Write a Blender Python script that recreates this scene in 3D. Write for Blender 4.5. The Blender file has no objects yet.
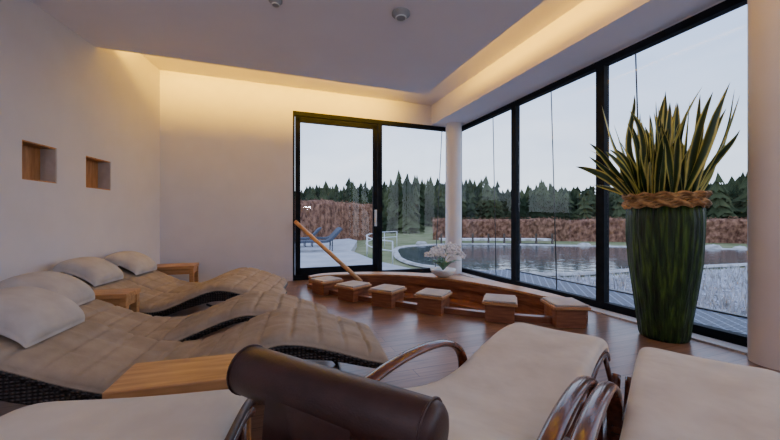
import bpy, math, random
import numpy as np
from mathutils import Vector, Matrix, noise
random.seed(7)
scene=bpy.context.scene
COL=scene.collection

# ------------------------------------------------------------ materials
def newmat(name):
    m=bpy.data.materials.new(name); m.use_nodes=True
    nt=m.node_tree; b=nt.nodes['Principled BSDF']
    return m,nt,b
def N(nt,t,**kw):
    n=nt.nodes.new(t)
    for k,v in kw.items(): setattr(n,k,v)
    return n
def coords(nt,scale=(1,1,1),rot=(0,0,0),kind='Object'):
    tc=N(nt,'ShaderNodeTexCoord'); mp=N(nt,'ShaderNodeMapping')
    mp.inputs['Scale'].default_value=scale; mp.inputs['Rotation'].default_value=rot
    nt.links.new(tc.outputs[kind],mp.inputs['Vector']); return mp.outputs['Vector']
def ramp(nt,fac,stops):
    r=N(nt,'ShaderNodeValToRGB'); e=r.color_ramp.elements
    e[0].position=stops[0][0]; e[0].color=(*stops[0][1],1)
    e[1].position=stops[-1][0]; e[1].color=(*stops[-1][1],1)
    for p,c in stops[1:-1]:
        x=e.new(p); x.color=(*c,1)
    nt.links.new(fac,r.inputs[0]); return r.outputs[0]
def noisemat(name,c1,c2,scale=5,rough=.6,bump=0.0,stretch=(1,1,1),detail=4,bscale=None,spec=.5,lo=.35,hi=.65,coat=0,dist=0.01):
    m,nt,b=newmat(name)
    v=coords(nt,stretch)
    n=N(nt,'ShaderNodeTexNoise'); n.inputs['Scale'].default_value=scale; n.inputs['Detail'].default_value=detail
    nt.links.new(v,n.inputs['Vector'])
    nt.links.new(ramp(nt,n.outputs[0],[(lo,c1),(hi,c2)]),b.inputs['Base Color'])
    b.inputs['Roughness'].default_value=rough
    b.inputs['Specular IOR Level'].default_value=spec
    b.inputs['Coat Weight'].default_value=coat
    if bump:
        n2=N(nt,'ShaderNodeTexNoise'); n2.inputs['Scale'].default_value=bscale or scale; n2.inputs['Detail'].default_value=3
        nt.links.new(v,n2.inputs['Vector'])
        bp=N(nt,'ShaderNodeBump'); bp.inputs['Strength'].default_value=bump; bp.inputs['Distance'].default_value=dist
        nt.links.new(n2.outputs[0],bp.inputs['Height']); nt.links.new(bp.outputs[0],b.inputs['Normal'])
    return m
M={}
M['wall']=noisemat('wall_paint',(.64,.63,.70),(.67,.66,.73),3,.85,.05,bscale=120,spec=.2)
M['ceil']=noisemat('ceiling_paint',(.80,.77,.82),(.82,.79,.84),2,.9,spec=.15)
M['colm']=noisemat('column_paint',(.68,.64,.63),(.71,.67,.66),3,.6,spec=.3)
M['frame']=noisemat('anthracite_frame',(.008,.010,.014),(.013,.015,.020),8,.6,spec=.08)
M['oak']=noisemat('oak_wood',(.40,.19,.07),(.58,.31,.13),4,.4,.1,(1,9,9))
M['rail']=noisemat('rail_wood',(.60,.31,.12),(.72,.40,.17),4,.35,.1,(1,9,9))
M['red']=noisemat('red_wood',(.19,.065,.03),(.34,.13,.06),5,.35,.1,(1,1,9))
M['arm']=noisemat('bent_wood',(.085,.022,.012),(.16,.045,.022),5,.25,.05,(2,9,9),coat=.4)
M['leather']=noisemat('brown_leather',(.036,.012,.009),(.058,.020,.015),14,.42,.25,bscale=160,dist=.002)
M['cream']=noisemat('cream_fabric',(.58,.52,.44),(.67,.61,.53),5,.8,.5,bscale=4,dist=.04,spec=.2)
M['pillow']=noisemat('pillow_cloth',(.46,.42,.39),(.56,.52,.48),6,.85,.3,bscale=30,spec=.2,dist=.006)
M['quilt']=noisemat('quilt_cloth',(.31,.245,.18),(.40,.32,.24),7,.8,.5,bscale=14,spec=.2,dist=.012)
M['metal']=noisemat('dark_metal',(.02,.02,.022),(.03,.03,.033),8,.35)
M['white']=noisemat('white_ceramic',(.78,.78,.76),(.84,.84,.82),3,.25)
M['petal']=noisemat('orchid_petal',(.85,.84,.84),(.92,.9,.92),20,.5)
M['leafg']=noisemat('orchid_leaf',(.04,.12,.03),(.07,.18,.05),9,.4)
M['plastic']=noisemat('grey_plastic',(.30,.29,.29),(.36,.35,.35),5,.5)
M['hedge']=noisemat('beech_hedge',(.10,.045,.03),(.38,.20,.13),5,.95,.6,(1,1,.7),detail=10,lo=.34,hi=.68,spec=.05,dist=.1)
M['conifer']=noisemat('conifer_needles',(.022,.034,.018),(.09,.105,.05),.22,.95,spec=.05,detail=9,lo=.4,hi=.62)
M['trunk']=noisemat('bark',(.06,.04,.03),(.12,.09,.07),6,.9)
M['grass']=noisemat('winter_grass',(.15,.17,.07),(.28,.27,.14),.8,.95,.5,detail=8,spec=.1)
M['stone']=noisemat('terrace_stone',(.34,.34,.35),(.46,.45,.45),1.5,.7,detail=6)
M['rock']=noisemat('boulder',(.30,.28,.26),(.55,.53,.50),3,.85,.5)
M['frost']=noisemat('frosted_bank',(.13,.12,.11),(.50,.51,.56),7,.9,.5,detail=9,lo=.38,hi=.62)
M['reed']=noisemat('frosted_reed',(.38,.35,.31),(.74,.74,.78),4,.9,spec=.1)
M['pebble']=noisemat('basin_pebble',(.05,.03,.025),(.16,.09,.06),14,.4,.4)
M['steel']=noisemat('steel_rail',(.65,.67,.7),(.75,.77,.8),4,.4)
M['cane']=noisemat('woven_cane',(.25,.12,.04),(.60,.36,.14),18,.6,.4)
M['bluecl']=noisemat('outdoor_blue',(.03,.04,.06),(.05,.06,.09),4,.7)
M['niche']=noisemat('niche_wood',(.36,.16,.055),(.52,.26,.10),5,.45,.1,(1,6,1))
M['grille']=noisemat('floor_grille',(.45,.38,.32),(.55,.48,.42),6,.5,stretch=(8,8,1))
M['soil']=noisemat('soil',(.03,.02,.015),(.07,.045,.03),20,.9)
# green vase
m,nt,b=newmat('green_glazed_bark'); v=coords(nt,(14,14,1.2))
n=N(nt,'ShaderNodeTexNoise'); n.inputs['Scale'].default_value=2.2; n.inputs['Detail'].default_value=6; nt.links.new(v,n.inputs['Vector'])
nt.links.new(ramp(nt,n.outputs[0],[(.35,(.004,.014,.004)),(.52,(.020,.055,.008)),(.68,(.085,.17,.02))]),b.inputs['Base Color'])
b.inputs['Roughness'].default_value=.5
bp=N(nt,'ShaderNodeBump'); bp.inputs['Strength'].default_value=1; bp.inputs['Distance'].default_value=.05
nt.links.new(n.outputs[0],bp.inputs['Height']); nt.links.new(bp.outputs[0],b.inputs['Normal']); M['vase']=m
# rattan
m,nt,b=newmat('dark_rattan'); v=coords(nt,(1,1,1))
w1=N(nt,'ShaderNodeTexWave',wave_type='BANDS',bands_direction='X'); w1.inputs['Scale'].default_value=14
w2=N(nt,'ShaderNodeTexWave',wave_type='BANDS',bands_direction='Z'); w2.inputs['Scale'].default_value=18
nt.links.new(v,w1.inputs['Vector']); nt.links.new(v,w2.inputs['Vector'])
mu=N(nt,'ShaderNodeMath',operation='MULTIPLY'); nt.links.new(w1.outputs['Fac'],mu.inputs[0]); nt.links.new(w2.outputs['Fac'],mu.inputs[1])
nt.links.new(ramp(nt,mu.outputs[0],[(.1,(.006,.005,.005)),(.8,(.085,.06,.05))]),b.inputs['Base Color'])
b.inputs['Roughness'].default_value=.4
bp=N(nt,'ShaderNodeBump'); bp.inputs['Strength'].default_value=.8; bp.inputs['Distance'].default_value=.01
nt.links.new(mu.outputs[0],bp.inputs['Height']); nt.links.new(bp.outputs[0],b.inputs['Normal']); M['rattan']=m
# wood floor
m,nt,b=newmat('plank_floor'); v=coords(nt,(1,1,1),(0,0,math.radians(-20)))
br=N(nt,'ShaderNodeTexBrick'); nt.links.new(v,br.inputs['Vector'])
br.inputs['Scale'].default_value=1; br.inputs['Brick Width'].default_value=1.6; br.inputs['Row Height'].default_value=.12
br.inputs['Mortar Size'].default_value=.0025; br.offset=.37
br.inputs['Color1'].default_value=(.30,.17,.11,1); br.inputs['Color2'].default_value=(.20,.112,.072,1); br.inputs['Mortar'].default_value=(.07,.035,.022,1)
n=N(nt,'ShaderNodeTexNoise'); n.inputs['Scale'].default_value=3; n.inputs['Detail'].default_value=8
mp2=N(nt,'ShaderNodeMapping'); mp2.inputs['Scale'].default_value=(1,12,1); nt.links.new(v,mp2.inputs['Vector']); nt.links.new(mp2.outputs[0],n.inputs['Vector'])
mx=N(nt,'ShaderNodeMix',data_type='RGBA',blend_type='MULTIPLY'); mx.inputs[0].default_value=.7
nt.links.new(br.outputs['Color'],mx.inputs[6]); nt.links.new(ramp(nt,n.outputs[0],[(.3,(.55,.5,.45)),(.7,(1.2,1.15,1.1))]),mx.inputs[7])
nt.links.new(mx.outputs[2],b.inputs['Base Color']); b.inputs['Roughness'].default_value=.28; M['floor']=m
# glass
m=bpy.data.materials.new('window_glass'); m.use_nodes=True; nt=m.node_tree; nt.nodes.clear()
o=N(nt,'ShaderNodeOutputMaterial'); mix=N(nt,'ShaderNodeMixShader'); t=N(nt,'ShaderNodeBsdfTransparent'); g=N(nt,'ShaderNodeBsdfGlossy')
t.inputs[0].default_value=(.94,.97,.99,1); g.inputs['Roughness'].default_value=.0
mix.inputs[0].default_value=.035
nt.links.new(t.outputs[0],mix.inputs[1]); nt.links.new(g.outputs[0],mix.inputs[2]); nt.links.new(mix.outputs[0],o.inputs[0]); M['glass']=m
# water
m,nt,b=newmat('pond_water'); v=coords(nt,(1,1,1)); n=N(nt,'ShaderNodeTexNoise'); n.inputs['Scale'].default_value=2.6; n.inputs['Detail'].default_value=5
nt.links.new(v,n.inputs['Vector']); bp=N(nt,'ShaderNodeBump'); bp.inputs['Strength'].default_value=.22; bp.inputs['Distance'].default_value=.05
nt.links.new(n.outputs[0],bp.inputs['Height']); nt.links.new(bp.outputs[0],b.inputs['Normal'])
b.inputs['Base Color'].default_value=(.09,.10,.10,1); b.inputs['Roughness'].default_value=.06; b.inputs['Specular IOR Level'].default_value=.8; M['water']=m
# grating
m,nt,b=newmat('steel_grating'); v=coords(nt,(1,1,1),(0,0,math.radians(20)))
br=N(nt,'ShaderNodeTexBrick'); nt.links.new(v,br.inputs['Vector']); br.inputs['Scale'].default_value=1; br.inputs['Brick Width'].default_value=.12; br.inputs['Row Height'].default_value=.06
br.inputs['Mortar Size'].default_value=.012; br.offset=0
br.inputs['Color1'].default_value=(.02,.024,.032,1); br.inputs['Color2'].default_value=(.03,.034,.042,1); br.inputs['Mortar'].default_value=(.22,.25,.31,1)
nt.links.new(br.outputs['Color'],b.inputs['Base Color']); b.inputs['Roughness'].default_value=.6; M['grate']=m
# sansevieria leaf
m,nt,b=newmat('sword_leaf'); tc=N(nt,'ShaderNodeTexCoord'); sx=N(nt,'ShaderNodeSeparateXYZ'); nt.links.new(tc.outputs['UV'],sx.inputs[0])
s1=N(nt,'ShaderNodeMath',operation='SUBTRACT'); s1.inputs[1].default_value=.5; nt.links.new(sx.outputs[0],s1.inputs[0])
s2=N(nt,'ShaderNodeMath',operation='ABSOLUTE'); nt.links.new(s1.outputs[0],s2.inputs[0])
n=N(nt,'ShaderNodeTexNoise'); n.inputs['Scale'].default_value=9; nt.links.new(tc.outputs['Object'],n.inputs['Vector'])
s3=N(nt,'ShaderNodeMath',operation='MULTIPLY_ADD'); s3.inputs[1].default_value=.14; nt.links.new(n.outputs[0],s3.inputs[0]); nt.links.new(s2.outputs[0],s3.inputs[2])
nt.links.new(ramp(nt,s3.outputs[0],[(.28,(.018,.05,.016)),(.38,(.05,.11,.025)),(.44,(.58,.56,.13)),(.6,(.72,.68,.20))]),b.inputs['Base Color'])
b.inputs['Roughness'].default_value=.4; M['leaf']=m

# ------------------------------------------------------------ geometry helpers
def obj(name,verts,faces,mat,parent=None,smooth=False,uvs=None):
    me=bpy.data.meshes.new(name); me.from_pydata([tuple(v) for v in verts],[],[tuple(f) for f in faces]); me.update()
    if smooth:
        for p in me.polygons: p.use_smooth=True
    if uvs is not None:
        l=me.uv_layers.new(name='UVMap')
        for p in me.polygons:
            for li in p.loop_indices: l.data[li].uv=uvs[me.loops[li].vertex_index]
    me.materials.append(M[mat] if isinstance(mat,str) else mat)
    o=bpy.data.objects.new(name,me); COL.objects.link(o)
    if parent: o.parent=parent
    return o
def empty(name,loc=(0,0,0),rz=0):
    e=bpy.data.objects.new(name,None); COL.objects.link(e); e.location=loc; e.rotation_euler=(0,0,rz); e.empty_display_size=.1; return e
def bevel(o,w=.01,seg=2):
    md=o.modifiers.new('bevel','BEVEL'); md.width=w; md.segments=seg; md.limit_method='ANGLE'; return o
class MB:
    def __init__(s): s.v=[]; s.f=[]
    def add(s,v,f):
        k=len(s.v); s.v+= [tuple(x) for x in v]; s.f+=[tuple(i+k for i in q) for q in f]
def boxvf(o,ax,ay,rx,ry,rz):
    o=Vector((o[0],o[1],0)); ax=Vector((ax[0],ax[1],0)); ay=Vector((ay[0],ay[1],0))
    v=[]
    for z in rz:
        for (a,b_) in ((rx[0],ry[0]),(rx[1],ry[0]),(rx[1],ry[1]),(rx[0],ry[1])):
            p=o+ax*a+ay*b_; v.append((p.x,p.y,z))
    return v,[(0,3,2,1),(4,5,6,7),(0,1,5,4),(1,2,6,5),(2,3,7,6),(3,0,4,7)]
def box(name,o,ax,ay,rx,ry,rz,mat,parent=None,bv=0):
    v,f=boxvf(o,ax,ay,rx,ry,rz); ob=obj(name,v,f,mat,parent)
    if bv: bevel(ob,bv)
    return ob
def tubevf(pts,rx,rz=None,seg=10,cap=True,ref=Vector((0,0,1))):
    rz=rz if rz is not None else rx
    pts=[Vector(p) for p in pts]; v=[]; f=[]; n=len(pts)
    for i,p in enumerate(pts):
        t=(pts[min(i+1,n-1)]-pts[max(i-1,0)]).normalized()
        r=ref if abs(t.dot(ref))<.97 else Vector((0,1,0))
        a=t.cross(r).normalized(); c=a.cross(t).normalized()
        k1=rx[i] if isinstance(rx,(list,tuple)) else rx; k2=rz[i] if isinstance(rz,(list,tuple)) else rz
        for j in range(seg):
            an=2*math.pi*j/seg; v.append(p+a*math.cos(an)*k1+c*math.sin(an)*k2)
    for i in range(n-1):
        for j in range(seg):
            a=i*seg+j; b_=i*seg+(j+1)%seg; f.append((a,b_,b_+seg,a+seg))
    if cap: f.append(tuple(range(seg-1,-1,-1))); f.append(tuple((n-1)*seg+j for j in range(seg)))
    return v,f
def tube(name,pts,rx,mat,parent=None,rz=None,seg=10,ref=Vector((0,0,1)),smooth=True):
    v,f=tubevf(pts,rx,rz,seg,True,ref); return obj(name,v,f,mat,parent,smooth)
def cr(ctrl,n=12):
    c=[np.array(p,float) for p in ctrl]; c=[2*c[0]-c[1]]+c+[2*c[-1]-c[-2]]; out=[]
    for i in range(1,len(c)-2):
        for k in range(n):
            t=k/n; p0,p1,p2,p3=c[i-1:i+3]
            out.append(.5*((2*p1)+(-p0+p2)*t+(2*p0-5*p1+4*p2-p3)*t*t+(-p0+3*p1-3*p2+p3)*t**3))
    out.append(c[-2]); return out
def lathevf(prof,seg=48,c=(0,0),fn=None):
    v=[];f=[]
    for i,(r,z) in enumerate(prof):
        for j in range(seg):
            a=2*math.pi*j/seg; rr=r*(fn(a,z) if fn else 1); v.append((c[0]+rr*math.cos(a),c[1]+rr*math.sin(a),z))
    for i in range(len(prof)-1):
        for j in range(seg):
            a=i*seg+j; b_=i*seg+(j+1)%seg; f.append((a,b_,b_+seg,a+seg))
    return v,f
def lathe(name,prof,mat,parent=None,seg=48,c=(0,0),fn=None):
    v,f=lathevf(prof,seg,c,fn); return obj(name,v,f,mat,parent,True)
def pad(name,prof,w,th,mat,parent=None,sp=0,depth=.3,ycr=(),under=.02,ny=28,wfn=None,edge=24,yedge=10,crown=0,sag=0,cw=.16):
    """upholstered pad lofted along a side profile of (s,z) points"""
    P=[Vector((p[0],0,p[1])) for p in prof]; n=len(P); L=[0]
    for i in range(1,n): L.append(L[-1]+(P[i]-P[i-1]).length)
    T=L[-1]; v=[];f=[]
    tops=[];bots=[]
    for i in range(n):
        t=(P[min(i+1,n-1)]-P[max(i-1,0)]).normalized(); nn=Vector((-t.z,0,t.x))
        e=1-abs(2*L[i]/T-1)**edge
        row=[];rowb=[]
        ww=w*(wfn(L[i]/T) if wfn else 1)
        for j in range(ny+1):
            q=-1+2*j/ny; q=math.copysign(1-(1-abs(q))**1.5,q)
            ed=max(0,1-abs(q)**yedge)**.5*max(0,e)**.5
            k=1.0+crown*(1-q*q)
            if sp:
                d=abs((L[i]/sp)%1-.5)*2   # 1 at seam
                k-=depth*math.exp(-((1-d)/cw)**2)
                for yc in ycr: k-=depth*.8*math.exp(-((q-yc)/.05)**2)
            s_=Vector((0,0,-sag*(1-q*q)))
            top=P[i]+nn*(th*ed*k)+Vector((0,q*ww,0))+s_; bot=P[i]-nn*(under*ed)+Vector((0,q*ww,0))+s_
            row.append(len(v)); v.append(top); rowb.append(len(v)); v.append(bot)
        tops.append(row); bots.append(rowb)
    for i in range(n-1):
        for j in range(ny):
            f.append((tops[i][j],tops[i+1][j],tops[i+1][j+1],tops[i][j+1]))
            f.append((bots[i][j],bots[i][j+1],bots[i+1][j+1],bots[i+1][j]))
        for j in (0,ny): f.append((tops[i][j],bots[i][j],bots[i+1][j],tops[i+1][j]))
    for i in (0,n-1):
        for j in range(ny): f.append((tops[i][j],tops[i][j+1],bots[i][j+1],bots[i][j]))
    return obj(name,v,f,mat,parent,True)

# ------------------------------------------------------------ room
C=(1.45,7.3)
R=(.347,-.938); RO=(.938,.347)       # window wall direction / outward
F=(-.938,-.347); FO=(-.347,.938)     # far wall direction / outward
RL=12.0
WT=3.08
def on(o,d,t,n=(0,0),k=0): return (o[0]+d[0]*t+n[0]*k, o[1]+d[1]*t+n[1]*k)
farleft=(-3.68,5.41); BR=on(C,R,RL); LB=(-2.29,-4.0)
far_c=[(-1.3,5.5),(-.95,5.72),(.0,5.72),(.75,5.42),(1.35,4.9),(1.85,4.15),(2.08,3.62)]
near_c=[(-1.3,5.5),(-.95,5.12),(-.5,4.72),(-.02,4.40),(.53,4.08),(1.15,3.80),(1.75,3.62),(2.08,3.62)]
farp=[Vector((p[0],p[1])) for p in cr(far_c,8)]; nearp=[Vector((p[0],p[1])) for p in cr(near_c,8)]
loop=farp+nearp[::-1][1:-1]
import bmesh
bm=bmesh.new()
def addloop(pts,z):
    vs=[bm.verts.new((p[0],p[1],z)) for p in pts]
    for i in range(len(vs)): bm.edges.new((vs[i],vs[(i+1)%len(vs)]))
outer=[farleft,C,BR,LB]
addloop(outer,0); addloop(loop,0)
bmesh.ops.triangle_fill(bm,use_beauty=True,edges=bm.edges[:])
for f_ in bm.faces:
    if f_.normal.z<0: f_.normal_flip()
me=bpy.data.meshes.new('floor'); bm.to_mesh(me); bm.free(); me.materials.append(M['floor'])
fl=bpy.data.objects.new('floor',me); COL.objects.link(fl)

# ceiling: lowered slab + raised perimeter recess (one object)
mb=MB()
def prism(mb,poly,z0,z1):
    n=len(poly); v=[(p[0],p[1],z0) for p in poly]+[(p[0],p[1],z1) for p in poly]
    f=[tuple(range(n-1,-1,-1)),tuple(range(n,2*n))]+[(i,(i+1)%n,(i+1)%n+n,i+n) for i in range(n)]
    mb.add(v,f)
S0=(-3.50,3.985); S1=(.57,5.49); S2=(S1[0]+.37*9.5,S1[1]-9.5)
PK=.24
prism(mb,[LB,on(S2,RO,-PK),on(S1,RO,-PK),S0],3.14,3.5)
prism(mb,[on(LB,(1,0),-.3,(0,-1),.3),on(BR,R,.3,RO,.3),on(C,FO,.3,RO,.3),on(farleft,F,.3,FO,.3)],3.5,3.7)
v,f=boxvf(S1,R,RO,(.0,10.1),(-PK,.0),(3.14,3.16)); mb.add(v,f)
v,f=boxvf(S1,R,RO,(.0,10.1),(-.015,.0),(3.16,3.40)); mb.add(v,f)
obj('ceiling',mb.v,mb.f,'ceil')
box('trim_window_bulkhead',C,R,RO,(0,RL),(-.62,-.0),(WT+.01,3.5),'ceil')
LT=5.47
box('wall_far',C,F,FO,(3.42,LT+.2),(0,.25),(-.1,3.6),'wall')
box('wall_far_lintel',C,F,FO,(-.25,3.42),(0,.25),(WT,3.6),'wall')
box('wall_right_lintel',C,R,RO,(0,RL),(0,.25),(WT,3.6),'wall')
ld=Vector((.148,-1)).normalized(); ln=(-.9892,-.1464)
def lt(Y): return (5.41-Y)/-ld.y
LW=(5.41+4)/-ld.y
mb=MB(); n1=(lt(4.25),lt(3.83)); n2=(lt(3.44),lt(3.06)); z0,z1=1.47,1.83
for rx,rz in (((-.1,LW),(-.1,z0)),((-.1,LW),(z1,3.6)),((-.1,n1[0]),(z0,z1)),((n1[1],n2[0]),(z0,z1)),((n2[1],LW),(z0,z1))):
    v,f=boxvf(farleft,ld,ln,rx,(0,.3),rz); mb.add(v,f)
obj('wall_left',mb.v,mb.f,'wall')
for a in (n1,n2):
    e=empty('wall_niche')
    box('back',farleft,ld,ln,(a[0],a[1]),(.14,.16),(z0,z1),'niche',e)
    box('liner_top',farleft,ld,ln,(a[0],a[1]),(.004,.14),(z1-.012,z1),'niche',e)
    box('liner_bottom',farleft,ld,ln,(a[0],a[1]),(.004,.14),(z0,z0+.012),'niche',e)
    box('liner_side',farleft,ld,ln,(a[0],a[0]+.012),(.004,.14),(z0,z1),'pillow',e)
    box('liner_side_near',farleft,ld,ln,(a[1]-.012,a[1]),(.004,.14),(z0,z1),'niche',e)
bd=Vector((BR[0]-LB[0],BR[1]-LB[1])); bl=bd.length; bd.normalize(); bn=(bd.y,-bd.x)
box('wall_back',LB,bd,bn,(-.3,bl+.3),(0,.25),(-.1,3.6),'wall')
box('baseboard_far',C,F,FO,(3.42,LT),(-.015,0),(0,.07),'wall')
box('baseboard_left',farleft,ld,ln,(.0,LW),(-.015,0),(0,.07),'wall')

# ------------------------------------------------------------ windows
def window(name,d,n,a,b,door=False,fw=.07):
    e=empty(name)
    mb=MB()
    def add(rx,rz,ry=(.0,.09)):
        v,f=boxvf(C,d,n,rx,ry,rz); mb.add(v,f)
    add((a,a+fw/2),(0,WT)); add((b-fw/2,b),(0,WT)); add((a+fw/2,b-fw/2),(WT-.08,WT)); add((a+fw/2,b-fw/2),(0,.09))
    obj('frame',mb.v,mb.f,'frame',e)
    if door:
        mb=MB(); q=.045
        for rx,rz in (((a+q,a+q+.09),(.1,WT-.1)),((b-q-.09,b-q),(.1,WT-.1)),((a+q,b-q),(WT-.19,WT-.09)),((a+q,b-q),(.09,.22))):
            v,f=boxvf(C,d,n,rx,(.01,.06),rz); mb.add(v,f)
        obj('leaf_frame',mb.v,mb.f,'frame',e)
        p=on(C,d,a+q+.045,n,-.03)
        tube('handle',[(p[0],p[1],1.05),(p[0],p[1],1.25)],.012,'steel',e)
        box('handle_plate',C,d,n,(a+q+.025,a+q+.065),(-.03,.01),(.98,1.3),'steel',e)
    v,f=boxvf(C,d,n,(a+fw/2,b-fw/2),(.03,.032),(.09,WT-.08)); obj('glass',[v[0],v[1],v[5],v[4]],[(0,1,2,3)],'glass',e)
    return e
window('window_1',F,FO,.0,1.76,fw=.1)
window('door_1',F,FO,1.76,3.42,True)
ts=[0,1.76,3.316,4.80,6.4,8.0,9.6,RL]
for i in range(len(ts)-1): window('window_%d'%(i+2),R,RO,ts[i],ts[i+1],fw=.11)
box('trim_floor_convector',C,R,RO,(.3,RL-.1),(-.2,-.04),(0,.015),'grille')
for t,k in ((.22,-.22),(4.955,-.22),(9.6,-.22)):
    p=on(C,R,t,RO,k); e=lathe('round_column',[(.165,0),(.165,WT+.01)],'colm',None,40,p)

# ------------------------------------------------------------ ceiling fixtures
def detector(x,y,r,name):
    e=empty(name,(x,y,3.14))
    lathe('housing',[(0.001,-.05),(r*.55,-.05),(r*.7,-.04),(r*.75,-.02),(r,-.018),(r,0)],'plastic',e,32)
    lathe('ring',[(r*.5,-.053),(r*.58,-.056),(r*.62,-.045)],'white',e,32)
detector(.108,3.33,.09,'ceiling_loudspeaker'); detector(-1.06,3.13,.06,'smoke_detector')

# ------------------------------------------------------------ foot basin
e=empty('sunken_foot_basin')
def ribbon(name,pts,wfn,z0,z1,side,mat,inset=0):
    n=len(pts); v=[];f=[]
    for i,p in enumerate(pts):
        t=(pts[min(i+1,n-1)]-pts[max(i-1,0)]).normalized(); nn=Vector((-t.y,t.x))*side
        w=wfn(i/(n-1)); a=p+nn*inset; b_=p+nn*w
        v+=[(a.x,a.y,z0),(b_.x,b_.y,z0),(b_.x,b_.y,z1),(a.x,a.y,z1)]
    for i in range(n-1):
        k=i*4
        for j in range(4): f.append((k+j,k+(j+1)%4,k+4+(j+1)%4,k+4+j))
    f+= [(0,3,2,1),(4*n-4,4*n-3,4*n-2,4*n-1)]
    return obj(name,v,f,mat,e)
ribbon('far_ledge_body',farp,lambda t:.06+.24*math.sin(math.pi*t),.001,.15,1,'red')
ribbon('far_ledge_top',farp,lambda t:.08+.24*math.sin(math.pi*t),.15,.18,1,'oak',-.02)
ribbon('near_rim',nearp,lambda t:.05,.001,.05,-1,'red')
ribbon('near_rim_cap',nearp,lambda t:.065,.05,.07,-1,'red',-.015)
nl=len(loop)
v=[(p.x,p.y,0.05) for p in loop]+[(p.x,p.y,-.38) for p in loop]
obj('lining',v,[(i,(i+1)%nl,(i+1)%nl+nl,i+nl) for i in range(nl)],'red',e)
obj('basin_bottom',[(p.x,p.y,-.38) for p in loop],[tuple(range(nl))],'pebble',e)
ribbon('inner_step',farp[3:-3],lambda t:.28,-.379,-.12,-1,'red',.005)
basin=e
for px_,hz in ((-.93,.2),(-.52,.2),(-.04,.21),(.55,.22),(1.2,.22),(1.84,.22)):
    i=min(range(len(nearp)-1),key=lambda k:abs(nearp[k].x-px_)); p=nearp[i]
    t=(nearp[i+1]-nearp[max(0,i-1)]).normalized()
    s=empty('step_stool',(p.x,p.y,0),math.atan2(t.y,t.x)); s.parent=basin
    X=(1,0);Y=(0,1);O=(0,0)
    box('block',O,X,Y,(-.15,.15),(-.17,-.07),(0,hz-.03),'red',s,.006)
    box('block_inner',O,X,Y,(-.15,.15),(.03,.14),(-.379,hz-.03),'red',s,.006)
    box('bridge',O,X,Y,(-.15,.15),(-.07,.03),(.075,hz-.03),'red',s)
    box('board',O,X,Y,(-.18,.18),(-.21,.17),(hz-.03,hz),'oak',s,.006)
    box('seat_mat',O,X,Y,(-.165,.165),(-.195,.155),(hz,hz+.022),'pillow',s,.01)
e=empty('basin_handrail')
tube('rail',[(-1.70,6.07,1.07),(-.47,5.53,.09)],.036,'rail',e,rz=.036,seg=14)
tube('wall_bracket',[(-1.68,6.06,1.04),(-1.72,6.16,1.04)],.014,'metal',e)
tube('foot_post',[(-.55,5.565,.0),(-.55,5.565,.14)],.014,'metal',e)

# orchid
e=empty('potted_orchid',(.86,5.48,.181))
lathe('bowl',[(.001,.0),(.09,.0),(.17,.05),(.20,.10),(.205,.13),(.19,.13),(.17,.10),(.001,.10)],'white',e,36)
rnd=random.Random(3); mb=MB()
for i in range(16):
    a=rnd.uniform(0,6.28); l=rnd.uniform(.2,.32)
    pts=[Vector((math.cos(a)*l*t,math.sin(a)*l*t,.11+.16*math.sin(t*2.0))) for t in (0,.25,.5,.75,1)]
    v,f=tubevf(pts,[.01,.03,.035,.025,.004],[.003]*5,8); mb.add(v,f)
obj('leaves',mb.v,mb.f,'leafg',e,True)
mb=MB(); pb=MB()
for i in range(9):
    a=i*.7+.3; l=rnd.uniform(.16,.38); h=rnd.uniform(.26,.40)
    pts=[Vector((math.cos(a)*l*t**1.5,math.sin(a)*l*t**1.5,.11+h*math.sin(t*1.9))) for t in np.linspace(0,1,9)]
    v,f=tubevf(pts,.005,None,6); mb.add(v,f)
    for k in (5,6,7,8):
        c=pts[k]+Vector((rnd.uniform(-.03,.03),rnd.uniform(-.04,.02),rnd.uniform(-.02,.02)))
        for q in range(5):
            an=q*1.257+rnd.random()*.3; d=Vector((math.cos(an),-.25,math.sin(an)))
            v,f=tubevf([c,c+d*.02,c+d*.038,c+d*.048],[.004,.02,.018,.003],[.002]*4,6,ref=Vector((0,1,0))); pb.add(v,f)
obj('stems',mb.v,mb.f,'leafg',e,True); obj('blossoms',pb.v,pb.f,'petal',e,True)

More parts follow.
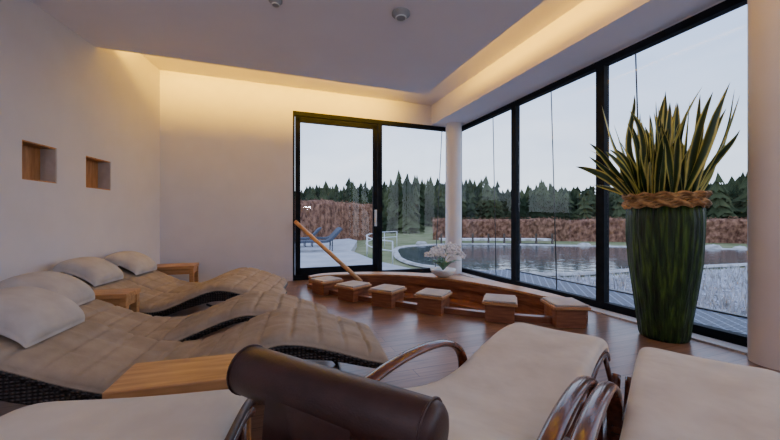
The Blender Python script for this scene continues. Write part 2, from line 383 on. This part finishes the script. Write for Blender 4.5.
# ------------------------------------------------------------ rattan wave loungers
def rattan_lounger(x,y,ang,LS=1.0,hip=.10):
    prof=cr([(a*LS,b_) for a,b_ in [(0,.50),(.12,.48),(.40,.36),(.72,.235),(1.02,.22),(1.32,.33),(1.56,.40),(1.80,.36),(2.06,.27),(2.2,.23)]],8)
    e=empty('rattan_wave_lounger',(x,y,0),ang); w=.32
    n=len(prof); v=[];f=[]
    for i,p in enumerate(prof):
        s=p[0]/2.2/LS; d=.07+.10*math.exp(-((s-.12)/.18)**2)+hip*math.exp(-((s-.72)/.16)**2)-.02*s
        zt=p[1]; zb=max(.05,zt-d)
        v+=[(p[0],-w,zt),(p[0],w,zt),(p[0],w,zb),(p[0],-w,zb)]
    for i in range(n-1):
        k=i*4
        for j in range(4): f.append((k+j,k+(j+1)%4,k+4+(j+1)%4,k+4+j))
    f+=[(0,3,2,1),(4*n-4,4*n-3,4*n-2,4*n-1)]
    bevel(obj('woven_shell',v,f,'rattan',e),.015)
    for sy in (-1,1):
        tube('rim_roll',[(p[0],sy*w,p[1]-.02) for p in prof],.016,'rattan',e)
        tube('back_leg',[(.45*LS,sy*.27,.26),(.36*LS,sy*.28,.0)],.016,'metal',e)
        tube('front_leg',[(1.72*LS,sy*.27,.25),(1.95*LS,sy*.28,.0)],.016,'metal',e)
        tube('front_brace',[(1.45*LS,sy*.27,.25),(1.9*LS,sy*.275,.05)],.011,'metal',e)
    tube('cross_bar',[(1.95*LS,-.28,.012),(1.95*LS,.28,.012)],.012,'metal',e)
    cp=cr([(p[0],p[1]) for p in prof[::4]],12)
    pad('quilted_cushion',cp,.335,.06,'quilt',e,sp=.155,depth=.26,ycr=(-.33,.33),under=.025,ny=40,cw=.14)
    hp=cr([(-.04,.565),(.03,.60),(.10,.60),(.20,.56),(.30,.50),(.345,.455)],6)
    pad('head_pillow',hp,.235,.10,'pillow',e,under=.015,edge=2.8,yedge=6,crown=.2)
    return e
ang=math.radians(14)
rattan_lounger(-2.22,1.84,ang,1,.04); rattan_lounger(-2.67,2.43,ang,1,.0)
rattan_lounger(-3.24,3.44,math.radians(10),.94,.06); rattan_lounger(-3.34,4.12,math.radians(9),.90,.0)

def side_table(x,y,ang,sx,sy,h):
    e=empty('oak_side_table',(x,y,0),ang); X=(1,0);Y=(0,1);O=(0,0)
    box('top',O,X,Y,(-sx/2,sx/2),(-sy/2,sy/2),(h-.045,h),'oak',e,.005)
    for a in (-1,1):
        for b_ in (-1,1):
            cx=a*(sx/2-.035); cy=b_*(sy/2-.035)
            box('leg',O,X,Y,(cx-.028,cx+.028),(cy-.028,cy+.028),(0,h-.045),'oak',e,.004)
        box('apron',O,X,Y,(a*(sx/2-.03)-.012,a*(sx/2-.03)+.012),(-sy/2+.06,sy/2-.06),(h-.12,h-.045),'oak',e)
    box('apron_front',O,X,Y,(-sx/2+.06,sx/2-.06),(-sy/2+.02,-sy/2+.04),(h-.12,h-.045),'oak',e)
    box('apron_back',O,X,Y,(-sx/2+.06,sx/2-.06),(sy/2-.04,sy/2-.02),(h-.12,h-.045),'oak',e)
side_table(-3.16,4.98,math.radians(20),.55,.40,.44)
side_table(-2.56,3.06,ang,.42,.27,.45)
side_table(-.88,1.47,math.radians(16),.50,.28,.45)

# ------------------------------------------------------------ leather / bentwood relax loungers
def relax_lounger(hx,hy,heading,ctrl,L,bol=None,w=.27,armoff=.31,arms=True):
    e=empty('bentwood_relax_lounger',(hx,hy,0),math.radians(90-heading))
    pr=cr(ctrl,9)
    pad('cream_upholstery',pr,w,.055,'cream',e,under=.035,sp=0,sag=.012)
    mx_=ctrl[-1][0]
    if not arms:
        tube('leather_foot_edge',[(mx_-.01,y,ctrl[-1][1]+.0) for y in np.linspace(-w*.97,w*.97,9)],.035,'leather',e,seg=14)
        for sy in (-1,1): tube('leather_side_edge',[(p[0],sy*w*.995,p[1]) for p in pr],.016,'leather',e,seg=8,ref=Vector((0,1,0)))
    for sy in (-1,1):
        y=sy*armoff
        if arms:
            pts=[(.02,y,.16),(.0,y,.28),(.06,y,.39),(.22,y,.475),(.48,y,.515),(.75,y,.505),(.93,y,.455),(1.03,y,.36),(1.05,y,.2),(1.08,y,.04),(1.2,y,.02)]
            pts=[(a*L/1.75,b_,c) for a,b_,c in pts]
            tube('curved_arm',cr(pts,6),.017,'arm',e,rz=.029,seg=14,ref=Vector((0,1,0)))
        tube('floor_runner',cr([(-.05,y,.30),(-.02,y,.12),(.1,y,.025),(.6,y,.02),(1.2*L/1.75,y,.02),(mx_-.2,y,.06),(mx_-.05,y,.2)],6),.018,'arm',e,rz=.026,seg=10,ref=Vector((0,1,0)))
        tube('side_rail',[(p[0],sy*(w-.01),p[1]-.04) for p in pr],.018,'arm',e,seg=8,ref=Vector((0,1,0)))
        tube('foot_stay',[(mx_-.12,sy*(w-.01),np.interp(mx_-.12,[p[0] for p in pr],[p[1] for p in pr])-.04),(mx_-.12,y,.11)],.014,'arm',e,seg=8)
    for s in (.25,.95):
        zz=np.interp(s,[p[0] for p in pr],[p[1] for p in pr])-.05
        tube('cross_bar',[(s,-armoff,min(zz,.46)),(s,armoff,min(zz,.46))],.014,'arm',e,seg=8)
    if bol:
        c,yaw,hw=bol
        q=empty('bolster'); q.parent=e; q.location=c; q.rotation_euler=(0,0,yaw)
        r=.07
        ys=(-hw,-hw+.004,-hw+.012,-hw+.03,-.15,0,.15,hw-.03,hw-.012,hw-.004,hw)
        rr=[.04,.055,.064,r,r,r,r,r,.064,.055,.04]
        tube('leather_roll',[(0,y,0) for y in ys],rr,'leather',q,rz=rr,seg=40)
        for k,yy in enumerate((-hw+.025,hw-.025)):
            tube('piping',[((r+.001)*math.cos(a),yy,(r+.001)*math.sin(a)) for a in np.linspace(0,6.283,29)],.0035,'leather',q,seg=6)
        arc=[(-.064,.02),(-.071,-.02),(-.078,-.07),(-.084,-.15)]
        v=[]
        for (a,b_) in arc: v+=[(a,-.14,b_),(a,.14,b_)]
        ob=obj('counterweight_flap',v,[(2*i,2*i+1,2*i+3,2*i+2) for i in range(len(arc)-1)],'leather',q,True)
        md=ob.modifiers.new('th','SOLIDIFY'); md.thickness=.006; md.offset=-1
    return e
base=[(0,.56),(.15,.515),(.35,.425),(.60,.35),(.85,.325),(1.15,.36),(1.4,.385),(1.62,.375),(1.74,.345),(1.78,.30)]
relax_lounger(-.035,.84,40,base,1.75,bol=((-.055,.135,.64),math.radians(9),.33))
relax_lounger(-.035+.69*.766,.84-.69*.643,40,base,1.75,bol=((.04,0,.63),0,.30))
base0=[(0,.62),(.15,.58),(.4,.47),(.7,.39),(1.0,.40),(1.3,.46),(1.6,.475),(1.74,.46),(1.8,.43)]
hx,hy=-.86+.15*1.78,1.18-.99*1.78
relax_lounger(hx,hy,-8.5,base0,1.75,bol=None,w=.36,armoff=.35,arms=False)

# ------------------------------------------------------------ tall planter
VX,VY=2.575,3.18
e=empty('tall_planter_with_snake_plant',(VX,VY,0))
rs=random.Random(5); ridges=[rs.uniform(-.025,.025) for _ in range(96)]
def vf(a,z): return (1+ridges[int(a/(2*math.pi)*96+.5)%96]+.01*math.sin(z*9+a*5))*.82
lathe('vase',[(.001,0),(.215,0),(.23,.03),(.255,.2),(.295,.45),(.33,.7),(.35,.95),(.355,1.1),(.345,1.24),(.30,1.24),(.30,1.14),(.001,1.14)],'vase',e,96,fn=vf)
lathe('soil',[(.001,1.22),(.245,1.22)],'soil',e)
mb=MB()
for k in range(7):
    z=1.225+.018*k; ph=k*1.1; r0=.295+.016*math.sin(k*1.3)
    pts=[(math.cos(a)*(r0+.012*math.sin(14*a+ph)),math.sin(a)*(r0+.012*math.sin(14*a+ph)),z+.010*math.cos(14*a+ph)) for a in np.linspace(0,2*math.pi,120)]
    v,f=tubevf(pts,.013,None,6); mb.add(v,f)
obj('woven_rim',mb.v,mb.f,'cane',e,True)
mb=MB(); uv=[]
rs=random.Random(12)
pc=on(C,R,4.955,RO,-.22)
cdir=Vector((pc[0]-VX,pc[1]-VY,0)); cdist=cdir.length; cdir.normalize(); ro=Vector((RO[0],RO[1],0))
def limit(p):
    for d_,lim in ((ro,.345),(cdir,cdist-.19)):
        k=p.dot(d_)
        if k>lim-.1:
            kk=lim-.1+.1*(1-math.exp(-(k-lim+.1)/.1)); p=p-d_*(k-kk)
    return p
NL=86
for i in range(NL):
    a=rs.uniform(0,2*math.pi); rb=.21*math.sqrt(rs.random()); tilt=(.04+.42*(rb/.21)**1.8)*rs.uniform(.4,1.4)
    Ln=rs.choice((rs.uniform(.45,.8),rs.uniform(.8,1.12)))*(1-.15*max(0,tilt-.4)); wd=rs.uniform(.028,.045)
    if i>NL-20: tilt=rs.uniform(.6,.95); Ln=rs.uniform(.5,.8); rb=.2
    ph=tilt*.6; pos=Vector((math.cos(a)*rb,math.sin(a)*rb,1.24)); da=a+rs.uniform(-.6,.6)
    d=Vector((math.cos(da),math.sin(da),0)); side0=Vector((-d.y,d.x,0)); nseg=16; tw=rs.uniform(-1.8,1.8); st=rs.uniform(-1.5,1.5); wob=rs.uniform(-1.0,1.0); wp=rs.uniform(3,6)
    v=[];f=[]
    for q in range(nseg+1):
        t=q/nseg; ang_=ph+tilt*.9*t*t+wob*math.sin(t*wp)*.35
        if q: pos=pos+(d*math.sin(ang_)+Vector((0,0,math.cos(ang_))))*Ln/nseg
        nrm=d*math.cos(ang_)-Vector((0,0,math.sin(ang_)))
        th=st+tw*t; s=side0*math.cos(th)+nrm*math.sin(th); up=nrm*math.cos(th)-side0*math.sin(th)
        w_=wd*(.55+.9*t*(1.25-t))*(max(0,1-t**4))**.8+.001
        for jj,(yy,zz) in enumerate(((-1,.35),(-.55,.0),(0,-.15),(.55,0),(1,.35))):
            v.append(limit(pos+s*w_*yy+up*w_*zz)); uv.append(((yy+1)/2,t))
    for q in range(nseg):
        for j in range(4): f.append((q*5+j,q*5+j+1,q*5+j+6,q*5+j+5))
    mb.add(v,f)
obj('sword_leaves',mb.v,mb.f,'leaf',e,True,uvs=uv)

# ------------------------------------------------------------ outside
def poly(name,pts,z,mat): return obj(name,[(p[0],p[1],z) for p in pts],[tuple(range(len(pts)))],mat)
def gh(x,y):
    d=math.hypot(x,y); return -.42+max(0,d-38)*.075+noise.noise(Vector((x*.03,y*.03,0)))*min(1.6,max(0,d-30)*.05)
nx,ny=60,50; v=[];f=[]
for j in range(ny+1):
    for i in range(nx+1):
        y=-14+(j/ny)**1.6*150; x=-70+i/nx*190
        v.append((x,y,gh(x,y)))
for j in range(ny):
    for i in range(nx):
        a=j*(nx+1)+i; f.append((a,a+1,a+nx+2,a+nx+1))
obj('meadow_ground',v,f,'grass',smooth=True)
prm=MB(); prism(prm,[on(C,FO,.28,RO,-.4),on(C,F,9,FO,.28),(-12,13.2),(-5.3,17.3),(-2.6,21.5),(-1.9,19.5),(-1.5,13),(-.4,9.8)][::-1],-.41,-.08)
obj('stone_terrace',prm.v,prm.f,'stone')
pond=[Vector((p[0],p[1])) for p in cr([(2.0,9.9),(.8,11.2),(.3,14),(.8,18.6),(5,20.6),(11,19.0),(17,17),(20,15),(17,12.6),(11,10.9),(7.2,9.9),(4.8,9.1),(3.2,9.3),(2.0,9.9)],6)]
poly('pond_water',pond[:-1],-.36,'water')
mb=MB(); v,f=tubevf([(p.x,p.y,-.37) for p in pond],.14,.06,6,False); mb.add(v,f)
rs=random.Random(2)
for i in range(90):
    p=pond[rs.randrange(len(pond))]; s=rs.uniform(.12,.38); out=(p-Vector((9,14))).normalized(); c2=p+out*rs.uniform(.4,1.1); c=Vector((c2.x,c2.y,-.38))
    if c.y<12 or c.x<1.8 or 2.5<c.x<11: continue
    v=[];f=[]
    for ii in range(6):
        ph=-math.pi/2+math.pi*ii/5
        for j in range(8):
            th=j*math.pi/4; r=s*rs.uniform(.85,1.1); v.append(c+Vector((r*math.cos(ph)*math.cos(th)*1.3,r*math.cos(ph)*math.sin(th),r*.6*math.sin(ph))))
    for ii in range(5):
        for j in range(8): f.append((ii*8+j,ii*8+(j+1)%8,ii*8+8+(j+1)%8,ii*8+8+j))
    mb.add(v,f)
obj('pond_edge_stones',mb.v,mb.f,'rock')
bank=[on(C,R,-.2,RO,1.7),on(C,R,11,RO,1.7),(19,5),(19,12.6),(17,12.2),(11,10.5),(7.3,9.5),(4.9,8.75),(3.6,8.8)]
poly('frosted_bank',bank,-.395,'frost')
e=empty('grated_walkway')
box('grating',C,R,RO,(-.3,11.5),(.45,1.55),(-.12,-.08),'grate',e)
for k in (.45,1.55): box('edge_beam',C,R,RO,(-.3,11.5),(k-.03,k+.03),(-.3,-.06),'metal',e)
e=empty('pond_railing')
arc=[(1.2+2.2*math.cos(a), 14.6+5.0*math.sin(a)) for a in np.linspace(math.pi*.62,math.pi*1.33,19)]
for z in (.2,.5): tube('rail',[(p[0],p[1],z-.05) for p in arc],.02,'steel',e,seg=6)
for p in arc[::3]: tube('post',[(p[0],p[1],-.41),(p[0],p[1],.45)],.02,'steel',e,seg=6)
e=empty('timber_jetty')
box('deck',(3.2,21.4),(1,-.05),(.05,1),(0,7),(0,1.2),(-.2,-.1),'reed',e)
for k in range(8): box('post',(3.2,21.4),(1,-.05),(.05,1),(k*.98,k*.98+.1),(-.05,.05),(-.42,.25),'trunk',e)
def hedge(name,path,h,th):
    pts=[]
    for i in range(len(path)-1):
        a=Vector(path[i]); b_=Vector(path[i+1]); n=max(2,int((b_-a).length/.22))
        pts+=[a.lerp(b_,k/n) for k in range(n)]
    pts.append(Vector(path[-1])); v=[];f=[]
    sec=[(-1,0),(-1,.15),(-1,.3),(-1,.45),(-1,.6),(-1,.75),(-1,.9),(-.8,1),(-.3,1),(.3,1),(.8,1),(1,.85),(1,.4),(1,0)]; m_=len(sec)
    tw=MB()
    for i,p in enumerate(pts):
        t=(pts[min(i+1,len(pts)-1)]-pts[max(0,i-1)]).normalized(); nn=Vector((-t.y,t.x)); hh=h+.18*noise.noise(Vector((i*.1,0,3)))
        for a,b_ in sec:
            q=p+nn*(a*th/2+random.uniform(-.06,.06)); v.append((q.x+random.uniform(-.04,.04),q.y+random.uniform(-.04,.04),-.42+b_*(hh+.42)+random.uniform(-.04,.04)*(b_>0)))
        for k in range(60):
            side=random.choice((-1,1)); zz=random.uniform(-.3,hh+.12); c=p+nn*(side*th/2*random.uniform(.9,1.15) if zz<hh-.05 else random.uniform(-.5,.5)*th)+t*random.uniform(-.15,.15)
            s=random.uniform(.02,.055); a=random.uniform(0,6.28)
            tw.add([(c.x+s*math.cos(a),c.y+s*math.sin(a),zz),(c.x-s*math.cos(a),c.y-s*math.sin(a),zz+s*.4),(c.x,c.y,zz+s*1.8)],[(0,1,2)])
    for i in range(len(pts)-1):
        for j in range(m_-1): a=i*m_+j; f.append((a,a+m_,a+m_+1,a+1))
    f+=[tuple(range(m_)),tuple((len(pts)-1)*m_+j for j in range(m_-1,-1,-1))]
    k=len(v); v+=tw.v; f+=[tuple(x+k for x in q) for q in tw.f]
    return obj(name,v,f,'hedge')
hedge('beech_hedge',[(3.4,26.5),(12,25),(22,22.5),(34,17),(44,8)],1.15,1.2)
hedge('beech_hedge',[(-14,15.5),(-6.2,19.5),(-3.6,24.5),(-1.2,28)],2.35,1.2)
mb=MB()
def bankmax(x): return float(np.interp(x,[3.6,4.9,7.3,11,17,19],[8.6,8.6,9.3,10.3,12.0,12.4]))
cnt=0
while cnt<12000:
    t=rs.uniform(-.2,11); k=1.7+rs.random()**1.2*10
    p=on(C,R,t,RO,k)
    if p[0]>18.5 or p[1]>bankmax(p[0]): continue
    cnt+=1
    h=rs.uniform(.05,.30); a=rs.uniform(0,6.28); wq=.010+.004*k/3; dx,dy=math.cos(a)*wq,math.sin(a)*wq; lx,ly=rs.uniform(-.1,.1),rs.uniform(-.1,.1)
    mb.add([(p[0]-dx,p[1]-dy,-.40),(p[0]+dx,p[1]+dy,-.40),(p[0]+lx,p[1]+ly,-.40+h)],[(0,1,2)])
obj('frosted_reeds',mb.v,mb.f,'reed')
def conifer(mb,tb,x,y,z,h,r,rs,tiers=8):
    for k in range(tiers):
        t=k/tiers; zb=z+h*(.06+.86*t); zt=zb+h*.17; rr=r*(1-t**1.5)**.9+.10; n=12; v=[]
        ox,oy=rs.uniform(-.12,.12)*r,rs.uniform(-.12,.12)*r
        for j in range(n):
            a=2*math.pi*j/n+k*.7; q=rr*(1.15 if j%2 else .6)*rs.uniform(.6,1.25); v.append((x+ox+q*math.cos(a),y+oy+q*math.sin(a),zb-(.05*h*(j%2))*rs.uniform(.0,1.5)))
        v.append((x+rs.uniform(-.12,.12),y,min(zt,z+h*rs.uniform(.97,1.0)))); mb.add(v,[(j,(j+1)%n,n) for j in range(n)])
    v,f=tubevf([(x,y,z-.5),(x,y,z+h*.9)],[h*.015,.02],None,5); tb.add(v,f)
mb=MB();tb=MB(); rs=random.Random(21)
for i in range(2100):
    an=math.radians(rs.uniform(-24,62)); d=rs.uniform(44,84); x,y=d*math.sin(an),d*math.cos(an)
    sc=1.06+.14*math.sin(an*7+1.0)+.06*math.sin(an*31)
    conifer(mb,tb,x,y,gh(x,y)-.2,rs.choice((3.2,3.8,4.3,4.7,5.6))*rs.uniform(.9,1.1)*sc,rs.uniform(1.0,1.7),rs,7)
for (x,y,h) in ((.1,38,6.4),(.9,39,7.4),(1.9,37,7.0),(-1.2,40,5.8),(-2.4,41,5.2),(3.1,40,5.6),(-4.6,44,5.6),(-6,42,5.0),(-8.5,43,5.6),(12,46,5.6),(5.5,43,4.9)):
    conifer(mb,tb,x,y,gh(x,y)-.2,h,h*.2,rs,14)
e=empty('conifer_forest'); obj('needles',mb.v,mb.f,'conifer',e); obj('trunks',tb.v,tb.f,'trunk',e)
for (x,y) in ((-3.1,15.2),(-2.3,15.6),(-1.9,13.2),(-3.6,13.6)):
    s=empty('outdoor_sun_lounger',(x,y,-.08),math.radians(200))
    pad('mat',cr([(0,.85),(.35,.48),(.6,.34),(1.2,.35),(1.8,.32)],5),.32,.07,'bluecl',s,ny=10)
    for sx in (.4,1.6):
        for sy in (-.25,.25): tube('leg',[(sx,sy,.36 if sx<1 else .3),(sx,sy,0)],.02,'metal',s,seg=6)
for (t,dt) in ((.75,.12),(2.2,.14),(3.5,.12)):
    a=on(C,R,t,RO,.35); b_=on(C,R,t+dt,RO,.35)
    tube('facade_cable',[(a[0],a[1],3.6),(b_[0],b_[1],-.4)],.009,'metal',seg=6)
a=on(C,F,.35,FO,.35); b_=on(C,F,.15,FO,.35); tube('facade_cable',[(a[0],a[1],-.08),(b_[0],b_[1],3.6)],.009,'metal',seg=6)

# ------------------------------------------------------------ lights
def area(name,loc,d,sx,sy,power,color,portal=False,spread=180):
    l=bpy.data.lights.new(name,'AREA'); l.shape='RECTANGLE'; l.size=sx; l.size_y=sy; l.energy=power; l.color=color; l.spread=math.radians(spread)
    o=bpy.data.objects.new(name,l); COL.objects.link(o); o.location=loc
    o.rotation_euler=Vector(d).to_track_quat('-Z','Y').to_euler()
    if portal: l.cycles.is_portal=True
    return o
warm=(1,.52,.0)
m_=((S0[0]+S1[0])/2+FO[0]*.03,(S0[1]+S1[1])/2+FO[1]*.03,3.40)
area('cove_light_strip',m_,(FO[0],FO[1],.0),4.2,.06,62,warm,spread=70)
S2b=(S1[0]+.37*8,S1[1]-8); m_=((S1[0]+S2b[0])/2-RO[0]*(PK-.02),(S1[1]+S2b[1])/2-RO[1]*(PK-.02),3.44)
area('cove_light_strip',m_,(RO[0],RO[1],.0),8.2,.05,120,warm,spread=130)
p=on(C,R,RL/2,RO,.3); area('window_portal',(p[0],p[1],WT/2),(-RO[0],-RO[1],0),RL,WT,1,(1,1,1),True)
p=on(C,F,1.7,FO,.3); area('window_portal',(p[0],p[1],WT/2),(-FO[0],-FO[1],0),3.4,WT,1,(1,1,1),True)
for (x,y) in ((-1.2,-2.2),(2.8,-2.2)):  # unseen uplighters added behind the camera as cool fill for the ceiling
    e=empty('added_fill_uplighter',(x,y,0))
    lathe('base',[(.001,0),(.16,0),(.16,.02),(.02,.03),(.015,1.5)],'metal',e,24)
    lathe('bowl',[(.015,1.48),(.15,1.54),(.24,1.63),(.25,1.65)],'metal',e,24)
    o=area('added_fill_light',(x,y,1.62),(.0,.6,1),.34,.34,60,(.86,.86,1)); o.parent=e; o.location=(0,0,1.64)

# sky
w=bpy.data.worlds.new('overcast_sky'); scene.world=w; w.use_nodes=True; nt=w.node_tree; bg=nt.nodes['Background']
tc=N(nt,'ShaderNodeTexCoord'); sx=N(nt,'ShaderNodeSeparateXYZ'); nt.links.new(tc.outputs['Generated'],sx.inputs[0])
c=ramp(nt,sx.outputs[2],[(0.0,(.86,.91,1.0)),(.12,(.75,.84,1.0)),(.4,(.50,.64,.95)),(.9,(.46,.58,.94))])
n=N(nt,'ShaderNodeTexNoise'); n.inputs['Scale'].default_value=2.2; n.inputs['Detail'].default_value=5; mp=N(nt,'ShaderNodeMapping'); mp.inputs['Scale'].default_value=(1,1,4)
nt.links.new(tc.outputs['Generated'],mp.inputs[0]); nt.links.new(mp.outputs[0],n.inputs['Vector'])
mx=N(nt,'ShaderNodeMix',data_type='RGBA',blend_type='MULTIPLY'); mx.inputs[0].default_value=1
nt.links.new(c,mx.inputs[6]); nt.links.new(ramp(nt,n.outputs[0],[(.3,(.80,.83,.88)),(.7,(1.14,1.11,1.08))]),mx.inputs[7])
nt.links.new(mx.outputs[2],bg.inputs[0]); bg.inputs[1].default_value=2.3

# camera
cd=bpy.data.cameras.new('camera'); cam=bpy.data.objects.new('camera',cd); COL.objects.link(cam)
cam.location=(0,0,1.1); cam.rotation_euler=(math.radians(90),0,0); cd.lens=338/780*36; cd.sensor_width=36; cd.clip_start=.03; cd.clip_end=500
scene.camera=cam
